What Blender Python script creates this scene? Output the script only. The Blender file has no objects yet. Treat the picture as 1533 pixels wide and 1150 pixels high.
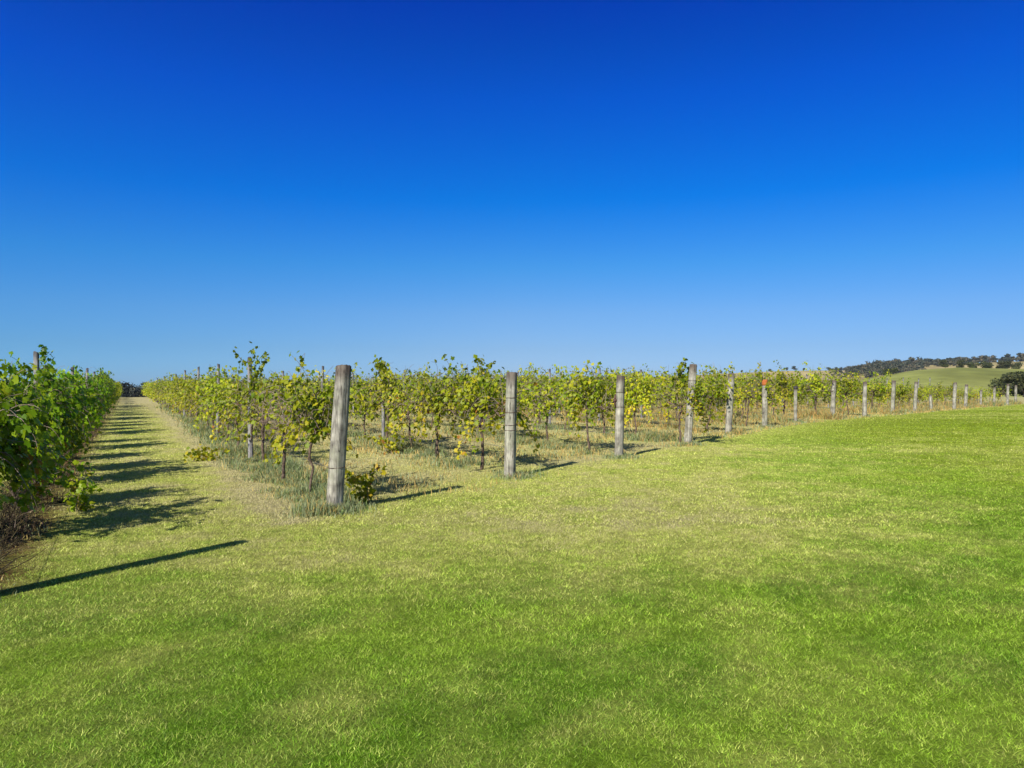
import bpy, math, random
import numpy as np
C = bpy.context.scene.collection
R = math.radians
rng = np.random.default_rng(7)
random.seed(7)
F = 1100.0; CX = 766.5; HOR = 583.0; CAMZ = 1.5        # photo pixels, used only to work out real positions
DIR = np.array([-0.464, 0.886]); NRM = np.array([0.886, 0.464])   # along a vine row / across the rows
ROWROT = math.atan2(DIR[1], DIR[0])
SUN_H = np.array([0.5, 0.866]); SUN_EL = 35.0

# ------------------------------------------------------------------ noise / terrain
def _hash(ix, iy, seed):
    h = (ix.astype(np.int64)*374761393 + iy.astype(np.int64)*668265263 + seed*974634777) & 0x7fffffff
    h = ((h ^ (h >> 13))*1274126177) & 0x7fffffff
    h = (h ^ (h >> 16)) & 0xffff
    return h/65535.0
def vnoise(x, y, s, seed=0):
    x = np.asarray(x, float)/s; y = np.asarray(y, float)/s
    ix = np.floor(x); iy = np.floor(y); fx = x-ix; fy = y-iy
    fx = fx*fx*(3-2*fx); fy = fy*fy*(3-2*fy)
    a = _hash(ix, iy, seed); b = _hash(ix+1, iy, seed); c = _hash(ix, iy+1, seed); d = _hash(ix+1, iy+1, seed)
    return (a*(1-fx)+b*fx)*(1-fy)+(c*(1-fx)+d*fx)*fy
def fbm(x, y, s, seed=0, octv=4):
    t = 0; a = 1; n = 0
    for i in range(octv):
        t = t+a*vnoise(x, y, s/2**i, seed+i*17); n += a; a *= 0.55
    return t/n
def sst(a, b, x):
    t = np.clip((np.asarray(x, float)-a)/(b-a), 0, 1); return t*t*(3-2*t)
def zg(x, y):
    x = np.asarray(x, float); y = np.asarray(y, float)
    z = np.interp(y, [12, 15, 20, 25, 31, 36, 43, 52, 57, 77, 92, 115, 150, 200], [0, .05, .1, .18, .22, .27, .29, .29, .34, .5, .52, .1, -1.6, -4.0])
    u = x/np.maximum(y, 30)
    yA = np.interp(u, [.38, .44, .485, .55, .604, .667, .72, 1.0, 1.4], [600, 580, 566, 554.5, 550.5, 552, 554, 562, 590])
    zA = 1.5+(HOR-yA)/F*350
    wA = sst(190, 350, y)*(1-sst(350, 540, y))
    yB = np.interp(u, [-1.2, -.7, 0, .2, .3, .38, .45, .53, .6, .7, 1.0, 1.5], [585, 584, 574, 565, 559, 556, 555, 549, 546, 541.5, 538, 545])
    zB = 1.5+(HOR-yB)/F*1000+3*(fbm(x, y, 180, 5)-.5)
    wB = sst(450, 1000, y)*(1-.9*sst(1000, 2600, y))
    return z+wA*(zA+4)+wB*(zB+4)+0.03*(fbm(x, y, 2.5, 3)-.5)*(1-sst(80, 120, y))
def rowcoord(x, y):
    return x*NRM[0]+y*NRM[1], x*DIR[0]+y*DIR[1]

# ------------------------------------------------------------------ rows and end posts
N0, DN = 2.27, 3.47
PIX = [(500, 514, 549), (763, 766, 558), (926, 929, 563), (1029, 1038, 546), (1090, 1095, 560), (1145, 1145, 569),
       (1191, 1191, 580), (1246, 1249, 570), (1294, 1295, 572), (1336, 1338, 570), (1369, 1372, 572), (1394, 1393, 591),
       (1428, 1430, 573), (1445, 1447, 576), (1468, 1469, 584), (1488, 1489, 580), (1508, 1509, 575), (1520, 1521, 577)]
ENDS = []                        # (x, y, z, lean vector, height)
n = N0-DN
ENDS.append((-4.0, 5.0, 0.0, (0.03, 0.0), 1.80))
for k, (xb, xt, yt) in enumerate(PIX):
    u = (xb-CX)/F; D = (N0+DN*k)/(NRM[0]*u+NRM[1])
    x = u*D; z = float(zg(x, D)); top = CAMZ+(HOR-yt)/F*D
    ENDS.append((x, D, z, ((xt-xb)/F*D, 0.0), top-z))
S0 = [rowcoord(e[0], e[1])[1] for e in ENDS]       # s coordinate where each row starts
RN = [rowcoord(e[0], e[1])[0] for e in ENDS]
NR = len(ENDS)

def s_front(nv):                 # where the vineyard begins, between the end posts
    return np.interp(nv, RN, S0)

# ------------------------------------------------------------------ colours (linear) of the ground cover
def lin(r, g, b):
    f = lambda c: c/12.92 if c <= .04045 else ((c+.055)/1.055)**2.4
    return np.array([f(r/255), f(g/255), f(b/255)])
def dryness(x, y):
    """0 = lush green lawn, 1 = straw"""
    nv, sv = rowcoord(x, y)
    inside = sst(-1.6, 0.8, sv-s_front(nv))*sst(1.2, 2.2, nv)
    near = np.exp(-np.clip(np.abs(sv-s_front(nv))-.2, 0, 99)/2.0)*sst(.5, 2.0, nv)*(.75-.35*sst(22, 34, y))
    d = .11+.16*(fbm(x, y, 2.4, 11)-.5)+.65*(fbm(x, y, .42, 41, 4)-.5)+.4*(fbm(x, y, .1, 43, 2)-.5)+.2*sst(4, 9, y)+.24*sst(4.6, 7.5, y)*(1-sst(1.5, 6, x-.15*y))
    # pale band of lawn sweeping round the front of the end posts
    band = np.exp(-((y-(7.6+.62*np.clip(x, -3, 3)))/1.5)**2)*sst(-4, -1.5, x)*(1-sst(2.2, 5, x))
    d = d+.16*band
    # the mown path: straw strip along its right edge
    path = sst(-.9, -.4, nv)*(1-sst(1.9, 2.6, nv))*sst(7.5, 9.5, y)
    d = d+path*(.10+.6*np.exp(-((nv-1.75)/.4)**2)*(.6+.8*fbm(x, y, 1.6, 61)))+path*.35*sst(30, 70, y)
    d = d-.2*sst(.8, 4.5, x-.1*y)
    # far lawn is streaked lengthwise
    st = fbm(x*.12+y*.02, y, 2.2, 51, 3)
    d = d+sst(12, 18, y)*sst(2, 6, x)*(.9*(st-.45))
    d = np.maximum(d, near*(.55+.5*fbm(x, y, .9, 31)))
    d = np.maximum(d, inside*(.62+.5*fbm(x, y, 1.8, 71)))
    return np.clip(d, 0, 1)
def soil(x, y):                  # bare reddish soil under the left-hand row
    nv, sv = rowcoord(x, y)
    return np.exp(-((nv-RN[0])/.6)**4)*sst(-.3, .5, sv-S0[0])
GREEN = lin(128, 160, 42); LUSH = lin(86, 130, 22); FARG = lin(126, 146, 26); STRAW = lin(190, 180, 132); PALE = lin(186, 188, 98); SOIL = lin(92, 62, 44)
def cover_col(x, y, jitter=None):
    d = dryness(x, y)
    if jitter is not None: d = np.clip(d+jitter, 0, 1)
    l = sst(.38, .62, fbm(x, y, .8, 91))*(1-.5*sst(5, 9, y))
    l = np.clip(l*.6+.8*sst(3, 9, x-.15*y), 0, 1)[:, None]
    fr = sst(5.5, 13, y)[:, None]
    g = GREEN*(1-l)+(LUSH*(1-fr)+FARG*fr)*l
    t = np.clip((d-.02)/.6, 0, 1)[:, None]; t2 = sst(.55, 1.0, d)[:, None]
    c = g*(1-t)+PALE*t
    return c*(1-t2)+STRAW*t2

# ------------------------------------------------------------------ mesh helpers
def np_mesh(name, V, loops, totals, mat, attrs=None, smooth=False):
    me = bpy.data.meshes.new(name)
    V = np.asarray(V, np.float32); loops = np.asarray(loops, np.int32); totals = np.asarray(totals, np.int32)
    me.vertices.add(len(V)); me.vertices.foreach_set('co', V.ravel())
    me.loops.add(len(loops)); me.loops.foreach_set('vertex_index', loops)
    me.polygons.add(len(totals))
    st = np.zeros(len(totals), np.int32); st[1:] = np.cumsum(totals)[:-1]
    me.polygons.foreach_set('loop_start', st)
    me.polygons.foreach_set('loop_total', totals)
    if smooth: me.polygons.foreach_set('use_smooth', np.ones(len(totals), bool))
    for k, (typ, arr) in (attrs or {}).items():
        a = me.attributes.new(k, typ, 'POINT'); arr = np.asarray(arr, np.float32)
        if typ == 'FLOAT_COLOR':
            arr = np.concatenate([arr, np.ones((len(arr), 1), np.float32)], 1)
            a.data.foreach_set('color', arr.ravel())
        else: a.data.foreach_set('value', arr)
    me.update(calc_edges=True); me.validate()
    if mat: me.materials.append(mat)
    return me
class MB:
    def __init__(s): s.V = []; s.L = []; s.T = []; s.A = []; s.n = 0
    def add(s, V, faces, a=0.0):
        V = np.asarray(V, float); s.V.append(V)
        for f in faces: s.L.extend(i+s.n for i in f); s.T.append(len(f))
        s.A.append(np.full(len(V), a) if np.isscalar(a) else np.asarray(a)); s.n += len(V)
    def addnp(s, V, Fa, a):
        s.V.append(V); s.L.extend((Fa+s.n).ravel().tolist()); s.T.extend([Fa.shape[1]]*len(Fa)); s.A.append(a); s.n += len(V)
    def tube(s, P, rad, sides=6, a=0.0, cap=True, wob=0.0):
        P = np.asarray(P, float); m = len(P)
        rad = np.full(m, rad) if np.isscalar(rad) else np.asarray(rad, float)
        T = np.gradient(P, axis=0); T /= np.linalg.norm(T, axis=1)[:, None]+1e-9
        ref = np.array([0, 0, 1.]) if abs(T[0][2]) < .85 else np.array([1., 0, 0])
        V = []
        for i in range(m):
            a1 = np.cross(T[i], ref); a1 /= np.linalg.norm(a1)+1e-9; b1 = np.cross(T[i], a1)
            for j in range(sides):
                w = 2*math.pi*j/sides; r = rad[i]*(1+wob*(random.random()-.5))
                V.append(P[i]+r*(math.cos(w)*a1+math.sin(w)*b1))
        fs = []
        for i in range(m-1):
            for j in range(sides):
                k = (j+1) % sides
                fs.append((i*sides+j, i*sides+k, (i+1)*sides+k, (i+1)*sides+j))
        if cap:
            fs.append(tuple(range(sides))[::-1]); fs.append(tuple((m-1)*sides+j for j in range(sides)))
        s.add(V, fs, a)
    def mesh(s, name, mat, smooth=False):
        return np_mesh(name, np.concatenate(s.V), s.L, s.T, mat, {'rnd': ('FLOAT', np.concatenate(s.A))}, smooth)
    def arrays(s): return np.concatenate(s.V), np.array(s.L), np.array(s.T), np.concatenate(s.A)
def obj(name, me, parent=None, loc=None):
    o = bpy.data.objects.new(name, me); C.objects.link(o)
    if parent is not None: o.parent = parent
    if loc is not None: o.location = loc
    return o
def tag(o, label=None, cat=None, group=None, kind=None):
    if label: o['label'] = label
    if cat: o['category'] = cat
    if group: o['group'] = group
    if kind: o['kind'] = kind
    return o
def empty(name, loc, rz=0.0):
    o = bpy.data.objects.new(name, None); C.objects.link(o); o.location = loc; o.rotation_euler = (0, 0, rz)
    o.empty_display_size = .2
    return o

# ------------------------------------------------------------------ materials
def newmat(name):
    m = bpy.data.materials.new(name); m.use_nodes = True; nt = m.node_tree; nt.nodes.clear()
    return m, nt, lambda t, **k: mk(nt, t, **k)
def mk(nt, t, **k):
    nd = nt.nodes.new(t)
    for a, b in k.items():
        if a == 'inp':
            for i, v in b.items(): nd.inputs[i].default_value = v
        else: setattr(nd, a, b)
    return nd
def ramp(nt, stops, interp='LINEAR'):
    r = nt.nodes.new('ShaderNodeValToRGB'); cr = r.color_ramp; cr.interpolation = interp
    while len(cr.elements) < len(stops): cr.elements.new(.5)
    for e, (p, c) in zip(cr.elements, stops): e.position = p; e.color = (*c[:3], 1)
    return r
def foliage_mat(name, stops, trans=.3, rough=.5, attr='rnd', objvar=.25):
    m, nt, N = newmat(name); L = nt.links.new
    at = N('ShaderNodeAttribute', attribute_name=attr)
    if stops: r = ramp(nt, stops); L(at.outputs['Fac'], r.inputs[0]); col = r.outputs[0]
    else: col = at.outputs['Color']
    if objvar:
        oi = N('ShaderNodeObjectInfo'); mr = N('ShaderNodeMapRange', inp={3: 1-objvar, 4: 1+objvar}); L(oi.outputs['Random'], mr.inputs[0])
        hs = N('ShaderNodeHueSaturation'); L(mr.outputs[0], hs.inputs['Value']); L(col, hs.inputs['Color'])
        mh = N('ShaderNodeMapRange', inp={3: .49, 4: .505}); L(oi.outputs['Random'], mh.inputs[0]); L(mh.outputs[0], hs.inputs['Hue']); col = hs.outputs[0]
    p = N('ShaderNodeBsdfPrincipled', inp={'Roughness': rough, 'Specular IOR Level': .25}); L(col, p.inputs['Base Color'])
    tr = N('ShaderNodeBsdfTranslucent'); L(col, tr.inputs['Color'])
    mx = N('ShaderNodeMixShader', inp={0: trans}); L(p.outputs[0], mx.inputs[1]); L(tr.outputs[0], mx.inputs[2])
    o = N('ShaderNodeOutputMaterial'); L(mx.outputs[0], o.inputs[0])
    return m
def ground_mat(name, fine=True):
    m, nt, N = newmat(name); L = nt.links.new
    at = N('ShaderNodeAttribute', attribute_name='col'); tc = N('ShaderNodeTexCoord')
    v = N('ShaderNodeHueSaturation'); L(at.outputs['Color'], v.inputs['Color'])
    n1 = N('ShaderNodeTexNoise', inp={'Scale': 34.0 if fine else .05, 'Detail': 4.0, 'Roughness': .7}); L(tc.outputs['Object'], n1.inputs['Vector'])
    n2 = N('ShaderNodeTexNoise', inp={'Scale': 5.0 if fine else .012, 'Detail': 5.0, 'Roughness': .65}); L(tc.outputs['Object'], n2.inputs['Vector'])
    a = N('ShaderNodeMath', operation='MULTIPLY'); L(n1.outputs[0], a.inputs[0]); L(n2.outputs[0], a.inputs[1])
    mr = N('ShaderNodeMapRange', inp={1: .12, 2: .4, 3: .55, 4: 1.3}); L(a.outputs[0], mr.inputs[0]); L(mr.outputs[0], v.inputs['Value'])
    p = N('ShaderNodeBsdfPrincipled', inp={'Roughness': .95, 'Specular IOR Level': .05}); L(v.outputs[0], p.inputs['Base Color'])
    if fine:
        b = N('ShaderNodeBump', inp={'Strength': .7, 'Distance': .03}); L(n1.outputs[0], b.inputs['Height']); L(b.outputs[0], p.inputs['Normal'])
    o = N('ShaderNodeOutputMaterial'); L(p.outputs[0], o.inputs[0])
    return m
def wood_mat(name, dark, mid, light, topcol, top0=.93, top1=.985):
    """weathered round timber: lengthwise streaks, cracks, knots, end-grain weathering at the head"""
    m, nt, N = newmat(name); L = nt.links.new
    tc = N('ShaderNodeTexCoord'); oi = N('ShaderNodeObjectInfo')
    ad = N('ShaderNodeVectorMath', operation='ADD'); mul = N('ShaderNodeVectorMath', operation='SCALE', inp={'Scale': 37.0}); L(oi.outputs['Location'], mul.inputs[0])
    L(tc.outputs['Object'], ad.inputs[0]); L(mul.outputs[0], ad.inputs[1])
    mp = N('ShaderNodeMapping', inp={'Scale': (34, 34, 2.2)}); L(ad.outputs[0], mp.inputs[0])
    n1 = N('ShaderNodeTexNoise', inp={'Scale': 1.0, 'Detail': 5.0, 'Roughness': .65}); L(mp.outputs[0], n1.inputs['Vector'])
    n2 = N('ShaderNodeTexNoise', inp={'Scale': 5.5, 'Detail': 4.0, 'Roughness': .6}); L(ad.outputs[0], n2.inputs['Vector'])
    r = ramp(nt, [(.34, dark), (.48, mid), (.62, light)]); 
    sm = N('ShaderNodeMath', operation='ADD'); L(n1.outputs[0], sm.inputs[0]); L(n2.outputs[0], sm.inputs[1])
    hf = N('ShaderNodeMath', operation='MULTIPLY', inp={1: .5}); L(sm.outputs[0], hf.inputs[0]); L(hf.outputs[0], r.inputs[0])
    n3 = N('ShaderNodeTexNoise', inp={'Scale': 3.2, 'Detail': 5.0, 'Roughness': .7}); L(ad.outputs[0], n3.inputs['Vector'])
    lr = N('ShaderNodeMapRange', inp={1: .52, 2: .68, 3: 0, 4: .34}); L(n3.outputs[0], lr.inputs[0])
    lm = N('ShaderNodeMix', data_type='RGBA', inp={7: (*lin(150, 156, 122), 1)}); L(lr.outputs[0], lm.inputs[0]); L(r.outputs[0], lm.inputs[6])
    at = N('ShaderNodeAttribute', attribute_name='rnd')
    nn = N('ShaderNodeMath', operation='MULTIPLY_ADD', inp={1: .12, 2: -.06}); L(n1.outputs[0], nn.inputs[0])
    hh = N('ShaderNodeMath', operation='ADD'); L(at.outputs['Fac'], hh.inputs[0]); L(nn.outputs[0], hh.inputs[1])
    mr = N('ShaderNodeMapRange', inp={1: top0, 2: top1, 3: 0, 4: .75}); L(hh.outputs[0], mr.inputs[0])
    mx = N('ShaderNodeMix', data_type='RGBA', inp={7: (*topcol, 1)}); L(mr.outputs[0], mx.inputs[0]); L(lm.outputs[2], mx.inputs[6])
    mc = N('ShaderNodeMapping', inp={'Scale': (24, 24, .9)}); L(ad.outputs[0], mc.inputs[0])
    nc = N('ShaderNodeTexNoise', inp={'Scale': 1.0, 'Detail': 2.0, 'Roughness': .5, 'Distortion': .6}); L(mc.outputs[0], nc.inputs['Vector'])
    cd = N('ShaderNodeMath', operation='SUBTRACT', inp={1: .5}); L(nc.outputs[0], cd.inputs[0]); ca = N('ShaderNodeMath', operation='ABSOLUTE'); L(cd.outputs[0], ca.inputs[0])
    cm = N('ShaderNodeMapRange', inp={1: .0, 2: .022, 3: .8, 4: 0}); L(ca.outputs[0], cm.inputs[0])
    cx = N('ShaderNodeMix', data_type='RGBA', inp={7: (*lin(44, 38, 34), 1)}); L(cm.outputs[0], cx.inputs[0]); L(mx.outputs[2], cx.inputs[6])
    p = N('ShaderNodeBsdfPrincipled', inp={'Roughness': .85, 'Specular IOR Level': .15}); L(cx.outputs[2], p.inputs['Base Color'])
    b = N('ShaderNodeBump', inp={'Strength': .6, 'Distance': .01}); L(n1.outputs[0], b.inputs['Height']); L(b.outputs[0], p.inputs['Normal'])
    o = N('ShaderNodeOutputMaterial'); L(p.outputs[0], o.inputs[0])
    return m
def noisy_mat(name, c1, c2, scale=12, rough=.85, metal=0.0):
    m, nt, N = newmat(name); L = nt.links.new
    tc = N('ShaderNodeTexCoord'); n1 = N('ShaderNodeTexNoise', inp={'Scale': scale, 'Detail': 4.0}); L(tc.outputs['Object'], n1.inputs['Vector'])
    r = ramp(nt, [(.35, c1), (.65, c2)]); L(n1.outputs[0], r.inputs[0])
    p = N('ShaderNodeBsdfPrincipled', inp={'Roughness': rough, 'Specular IOR Level': .2, 'Metallic': metal}); L(r.outputs[0], p.inputs['Base Color'])
    o = N('ShaderNodeOutputMaterial'); L(p.outputs[0], o.inputs[0]); return m

M_ground = ground_mat('ground_cover'); M_hills = ground_mat('hill_pasture', False)
M_blade = foliage_mat('grass_blades', None, .3, .55, 'col', 0)
M_weed = foliage_mat('weed_blades', None, .25, .6, 'col', 0)
yel = [(0.0, lin(82, 110, 18)), (.25, lin(118, 140, 22)), (.5, lin(154, 162, 28)), (.76, lin(184, 178, 38)), (.92, lin(212, 188, 48)), (1.0, lin(174, 122, 54))]
grn = [(0.0, lin(52, 94, 16)), (.28, lin(98, 140, 20)), (.6, lin(142, 168, 28)), (.85, lin(176, 182, 40)), (1.0, lin(184, 140, 54))]
M_leafY = foliage_mat('autumn_vine_leaf', yel, .42, .5)
M_leafG = foliage_mat('green_vine_leaf', grn, .48, .42)
M_cane = noisy_mat('vine_cane', lin(104, 88, 76), lin(150, 134, 120), 9)
M_trunk = noisy_mat('vine_bark', lin(62, 50, 42), lin(112, 96, 82), 25)
M_post = wood_mat('weathered_post', lin(74, 70, 62), lin(132, 128, 116), lin(174, 170, 154), lin(66, 50, 43), .86, .97)
M_linepost = wood_mat('slim_post', lin(80, 79, 80), lin(120, 118, 118), lin(152, 150, 149), lin(54, 53, 53), .93, .98)
M_wire = noisy_mat('galvanised_wire', lin(80, 78, 76), lin(112, 110, 106), 5, .6, .4)
M_rust = noisy_mat('rusty_metal', lin(70, 50, 44), lin(110, 86, 74), 30, .7, .3)
M_orange = noisy_mat('orange_paint', lin(150, 80, 38), lin(172, 104, 58), 18, .8)
M_cap = noisy_mat('dark_cap', lin(44, 42, 44), lin(70, 66, 64), 20, .6)
M_gum = foliage_mat('gum_foliage', [(0, lin(34, 42, 22)), (.5, lin(62, 70, 38)), (1, lin(98, 98, 58))], .15, .6)
M_wood = foliage_mat('woodland_foliage', [(0, lin(36, 44, 34)), (.5, lin(62, 70, 52)), (1, lin(110, 100, 76))], .1, .7, objvar=0)
M_vwood = foliage_mat('valley_woodland_foliage', [(0, lin(24, 30, 26)), (.5, lin(42, 49, 44)), (1, lin(66, 68, 58))], .1, .7, objvar=0)
M_bark = noisy_mat('gum_bark', lin(70, 62, 54), lin(120, 110, 98), 3)

# ------------------------------------------------------------------ ground and hills
def axis(a, b, step, lo, hi, grow=1.18):
    fine = list(np.arange(a, b+1e-6, step)); l = []; s = step; x = a
    while x > lo: s *= grow; x -= s; l.append(x)
    r = []; s = step; x = fine[-1]
    while x < hi: s *= grow; x += s; r.append(x)
    return np.array(l[::-1]+fine+r)
def grid_mesh(name, xs, ys, mat, colfn):
    X, Y = np.meshgrid(xs, ys); x = X.ravel(); y = Y.ravel(); V = np.stack([x, y, zg(x, y)], 1)
    nx, ny = len(xs), len(ys); i = np.arange(nx*ny).reshape(ny, nx)
    q = np.stack([i[:-1, :-1], i[:-1, 1:], i[1:, 1:], i[1:, :-1]], -1).reshape(-1, 4)
    return np_mesh(name, V, q.ravel(), np.full(len(q), 4), mat, {'col': ('FLOAT_COLOR', colfn(x, y))}, True)
def ground_col(x, y):
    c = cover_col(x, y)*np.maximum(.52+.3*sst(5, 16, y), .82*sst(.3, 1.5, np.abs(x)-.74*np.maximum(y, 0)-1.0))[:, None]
    s = np.clip(soil(x, y)*(.35+1.0*fbm(x, y, .5, 5)), 0, 1)[:, None]
    return c*(1-s)+SOIL*s
def hill_col(x, y):
    nz = fbm(x, y, 60, 8)[:, None]; b = sst(470, 640, y)[:, None]
    A = lin(146, 146, 84)*(1-nz)+lin(124, 132, 66)*nz
    B = lin(176, 158, 112)*(1-nz)+lin(150, 140, 92)*nz
    return A*(1-b)+B*b
xs = axis(-34, 46, .25, -2000, 2000); 
ys = np.concatenate([np.arange(-40, 0, 2.0), np.arange(0, 40, .25), np.arange(40, 150.01, .5)])
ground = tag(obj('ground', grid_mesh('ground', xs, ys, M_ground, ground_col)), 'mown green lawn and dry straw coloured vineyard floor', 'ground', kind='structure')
xh = axis(-300, 600, 10, -2900, 2900)
yh = np.concatenate([np.arange(150, 600, 7.0), np.arange(600, 1400, 20), np.arange(1400, 3200, 120)])
# share the boundary of the ground sheet: start the hills one step earlier and slightly lower
yh[0] = 149.0
hm = grid_mesh('hills', xh, yh, M_hills, hill_col)
hills = tag(obj('hills', hm), 'distant rounded pasture hills, green slope in front of a straw coloured one', 'hills', kind='structure')
hills.location.z = -.01

# ------------------------------------------------------------------ grass blades
def blades(name, x, y, h, w, col, mat, bend=.5, quads=False, zoff=0.0):
    nB = len(x); z = zg(x, y)-.004+zoff
    a = rng.uniform(0, 2*np.pi, nB); b = rng.uniform(0, 2*np.pi, nB); bl = (rng.uniform(.15, 1, nB) if bend < .9 else rng.uniform(.62, 1.06, nB))*bend
    dx = np.cos(a)*w/2; dy = np.sin(a)*w/2
    root = np.stack([x, y, z], 1); side = np.stack([dx, dy, np.zeros(nB)], 1)
    lean = np.stack([np.cos(b)*bl*h, np.sin(b)*bl*h, h*np.sqrt(np.clip(1-bl**2*.8, .1, 1))], 1)
    if not quads:
        V = np.stack([root-side, root+side, root+lean], 1).reshape(-1, 3)
        Fi = np.arange(nB*3); tot = np.full(nB, 3); cc = np.repeat(col, 3, 0)
    else:
        midp = root+lean*np.array([.4, .4, .6])
        V = np.stack([root-side, root+side, midp+side*.75, midp-side*.75, root+lean], 1).reshape(-1, 3)
        base = (np.arange(nB)*5)[:, None]
        Fi = np.concatenate([base+np.array([0, 1, 2, 3]), base+np.array([3, 2, 4])], 1).ravel()
        tot = np.tile([4, 3], nB); cc = np.repeat(col, 5, 0)
    return np_mesh(name, V, Fi, tot, mat, {'col': ('FLOAT_COLOR', cc)})
def scatter(y0, y1, dens, power=0):
    A = (y1-y0); xm = lambda y: .74*y+1.2
    n = int(dens*(xm(y0)+xm(y1))*A)
    y = rng.uniform(y0, y1, n); k = xm(y1)
    x = rng.uniform(-k, k, n); ok = np.abs(x) < xm(y)
    return x[ok], y[ok]
LX, LY, LH, LW = [], [], [], []
for y0, y1, dens, h0, h1, w in [(-1.5, 2.2, 1500, .018, .044, .011), (2.2, 8, 1500, .018, .044, .011), (8, 26, 450, .018, .044, .016), (26, 60, 90, .02, .045, .035)]:
    n = int(dens*(y1-y0)*2*(.74*y1+10)); y = rng.uniform(y0, y1, n); x = rng.uniform(-1, 1, n)*(.74*y1+10)
    keep = (np.abs(x) > .74*np.maximum(y, -2)+1.15) | (y < 2.2); keep &= rng.random(n) > soil(x, y)*.93
    x, y = x[keep], y[keep]; n = len(x)
    LX.append(x); LY.append(y); LH.append(rng.uniform(h0, h1, n)*(.65+.7*fbm(x, y, .12, 77, 2))); LW.append(w*rng.uniform(.7, 1.3, n))
for y0, y1, dens, h0, h1, w in [(2.2, 4.5, 25000, .013, .036, .0030), (4.5, 8, 13000, .015, .04, .0042), (8, 14, 4000, .018, .044, .008), (14, 26, 1100, .018, .045, .014), (26, 60, 170, .02, .045, .03)]:
    x, y = scatter(y0, y1, dens)
    keep = rng.random(len(x)) > soil(x, y)*.93
    tuft = .65+.7*fbm(x, y, .12, 77, 2)*(.6+.8*fbm(x, y, .9, 78, 2))
    LX.append(x[keep]); LY.append(y[keep]); LH.append((rng.uniform(h0, h1, len(x))*tuft)[keep]); LW.append((w*rng.uniform(.7, 1.3, len(x)))[keep])
x = np.concatenate(LX); y = np.concatenate(LY); h = np.concatenate(LH); w = np.concatenate(LW)
inn = sst(.5, .9, dryness(x, y))
mott = (.5+1.1*fbm(x, y, .06, 300, 3)+.4*(fbm(x, y, .35, 310, 3)-.5))*(1-inn)+inn
col = cover_col(x, y, rng.normal(0, .2, len(x)))*((rng.uniform(.45, 1.65, len(x))*(1-inn)+rng.uniform(.8, 1.2, len(x))*inn)*mott)[:, None]
tag(obj('grass', blades('grass', x, y, h, w, col, M_blade, 1.0)), 'short mown lawn grass, green with straw coloured blades', 'grass', kind='stuff')

# taller weeds and dry grass along the vine rows
WX, WY, WH, WW, WC = [], [], [], [], []
GREY = lin(140, 150, 108); GRN = lin(116, 138, 72); HAY = lin(188, 164, 98); BRN = lin(112, 92, 74); RUSTY = lin(190, 156, 92)
for k in range(NR):
    for (sa, sb, dens) in [(-.35, 9, 4200), (9, 22, 1600), (22, 45, 450)]:
        n = int(dens*(sb-sa)*(.9 if k < 6 else .35))
        s = rng.uniform(sa, sb, n); q = rng.normal(0, .24 if k else .2, n)
        if k == 0: q = q-.02
        x = RN[k]*NRM[0]+(S0[k]+s)*DIR[0]+q*NRM[0]; y = RN[k]*NRM[1]+(S0[k]+s)*DIR[1]+q*NRM[1]
        cl = fbm(x, y, .8, 100+k, 3); cl2 = fbm(x, y, 1.9, 130+k, 2)
        keep = (rng.random(n) < sst(.42-.1*(k == 1)*(s < 7), .66-.1*(k == 1)*(s < 7), cl)) & (y < 60) & (y > 2)
        x, y, cl, cl2, s = x[keep], y[keep], cl[keep], cl2[keep], s[keep]; n = len(x)
        hh = rng.uniform(.04, .25, n)*(.35+1.0*sst(.45, .8, cl))*(.6 if k == 0 else 1)
        r = rng.random(n)+.5*(cl2-.5)
        c = np.where((r < .62)[:, None], GREY, np.where((r < .82)[:, None], GRN, HAY))
        if k == 0: c = np.where((r < .72)[:, None], BRN, np.where((r < .85)[:, None], GREY, HAY))
        if k >= 5:
            hh *= 1.5; c = np.where((r < .26)[:, None], GREY, np.where((r < .40)[:, None], GRN, np.where((r < .78)[:, None], HAY, RUSTY)))
        WX.append(x); WY.append(y); WH.append(hh); WW.append(np.full(n, .0042)+.0005*y); WC.append(c*rng.uniform(.65, 1.2, n)[:, None])
# straw tussocks on the vineyard floor between rows
x, y = scatter(8, 45, 260); nv, sv = rowcoord(x, y)
keep = (sv-s_front(nv) > -.6) & (nv > 2.2) & (rng.random(len(x)) < sst(.45, .7, fbm(x, y, 1.1, 200)))
x, y = x[keep], y[keep]; n = len(x); r = rng.random(n)
WX.append(x); WY.append(y); WH.append(rng.uniform(.04, .14, n)); WW.append(.006+.0006*y); WC.append(np.where((r < .65)[:, None], HAY, GREY)*rng.uniform(.7, 1.15, n)[:, None])
# skirts of longer grass round the feet of the end posts
for k, e in enumerate(ENDS):
    n = (1300 if k == 1 else 900) if k < 8 else 250
    a = rng.uniform(0, 2*np.pi, n); rr = .09+np.abs(rng.normal(0, .16 if k != 1 else .24, n))
    x = e[0]+np.cos(a)*rr+.06; y = e[1]+np.sin(a)*rr; r = rng.random(n)
    WX.append(x); WY.append(y); WH.append(rng.uniform(.05, .24, n)*np.exp(-rr*1.8)*(.95 if k == 1 else .7)); WW.append(.0042+.0005*y)
    WC.append(np.where((r < .68)[:, None], GREY, np.where((r < .86)[:, None], GRN, HAY))*rng.uniform(.7, 1.2, n)[:, None])
tag(obj('weeds', blades('weeds', np.concatenate(WX), np.concatenate(WY), np.concatenate(WH), np.concatenate(WW), np.concatenate(WC), M_weed, .75, True)),
    'grey-green weeds and dry grass growing under the vine rows', 'weeds', kind='stuff')

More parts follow.
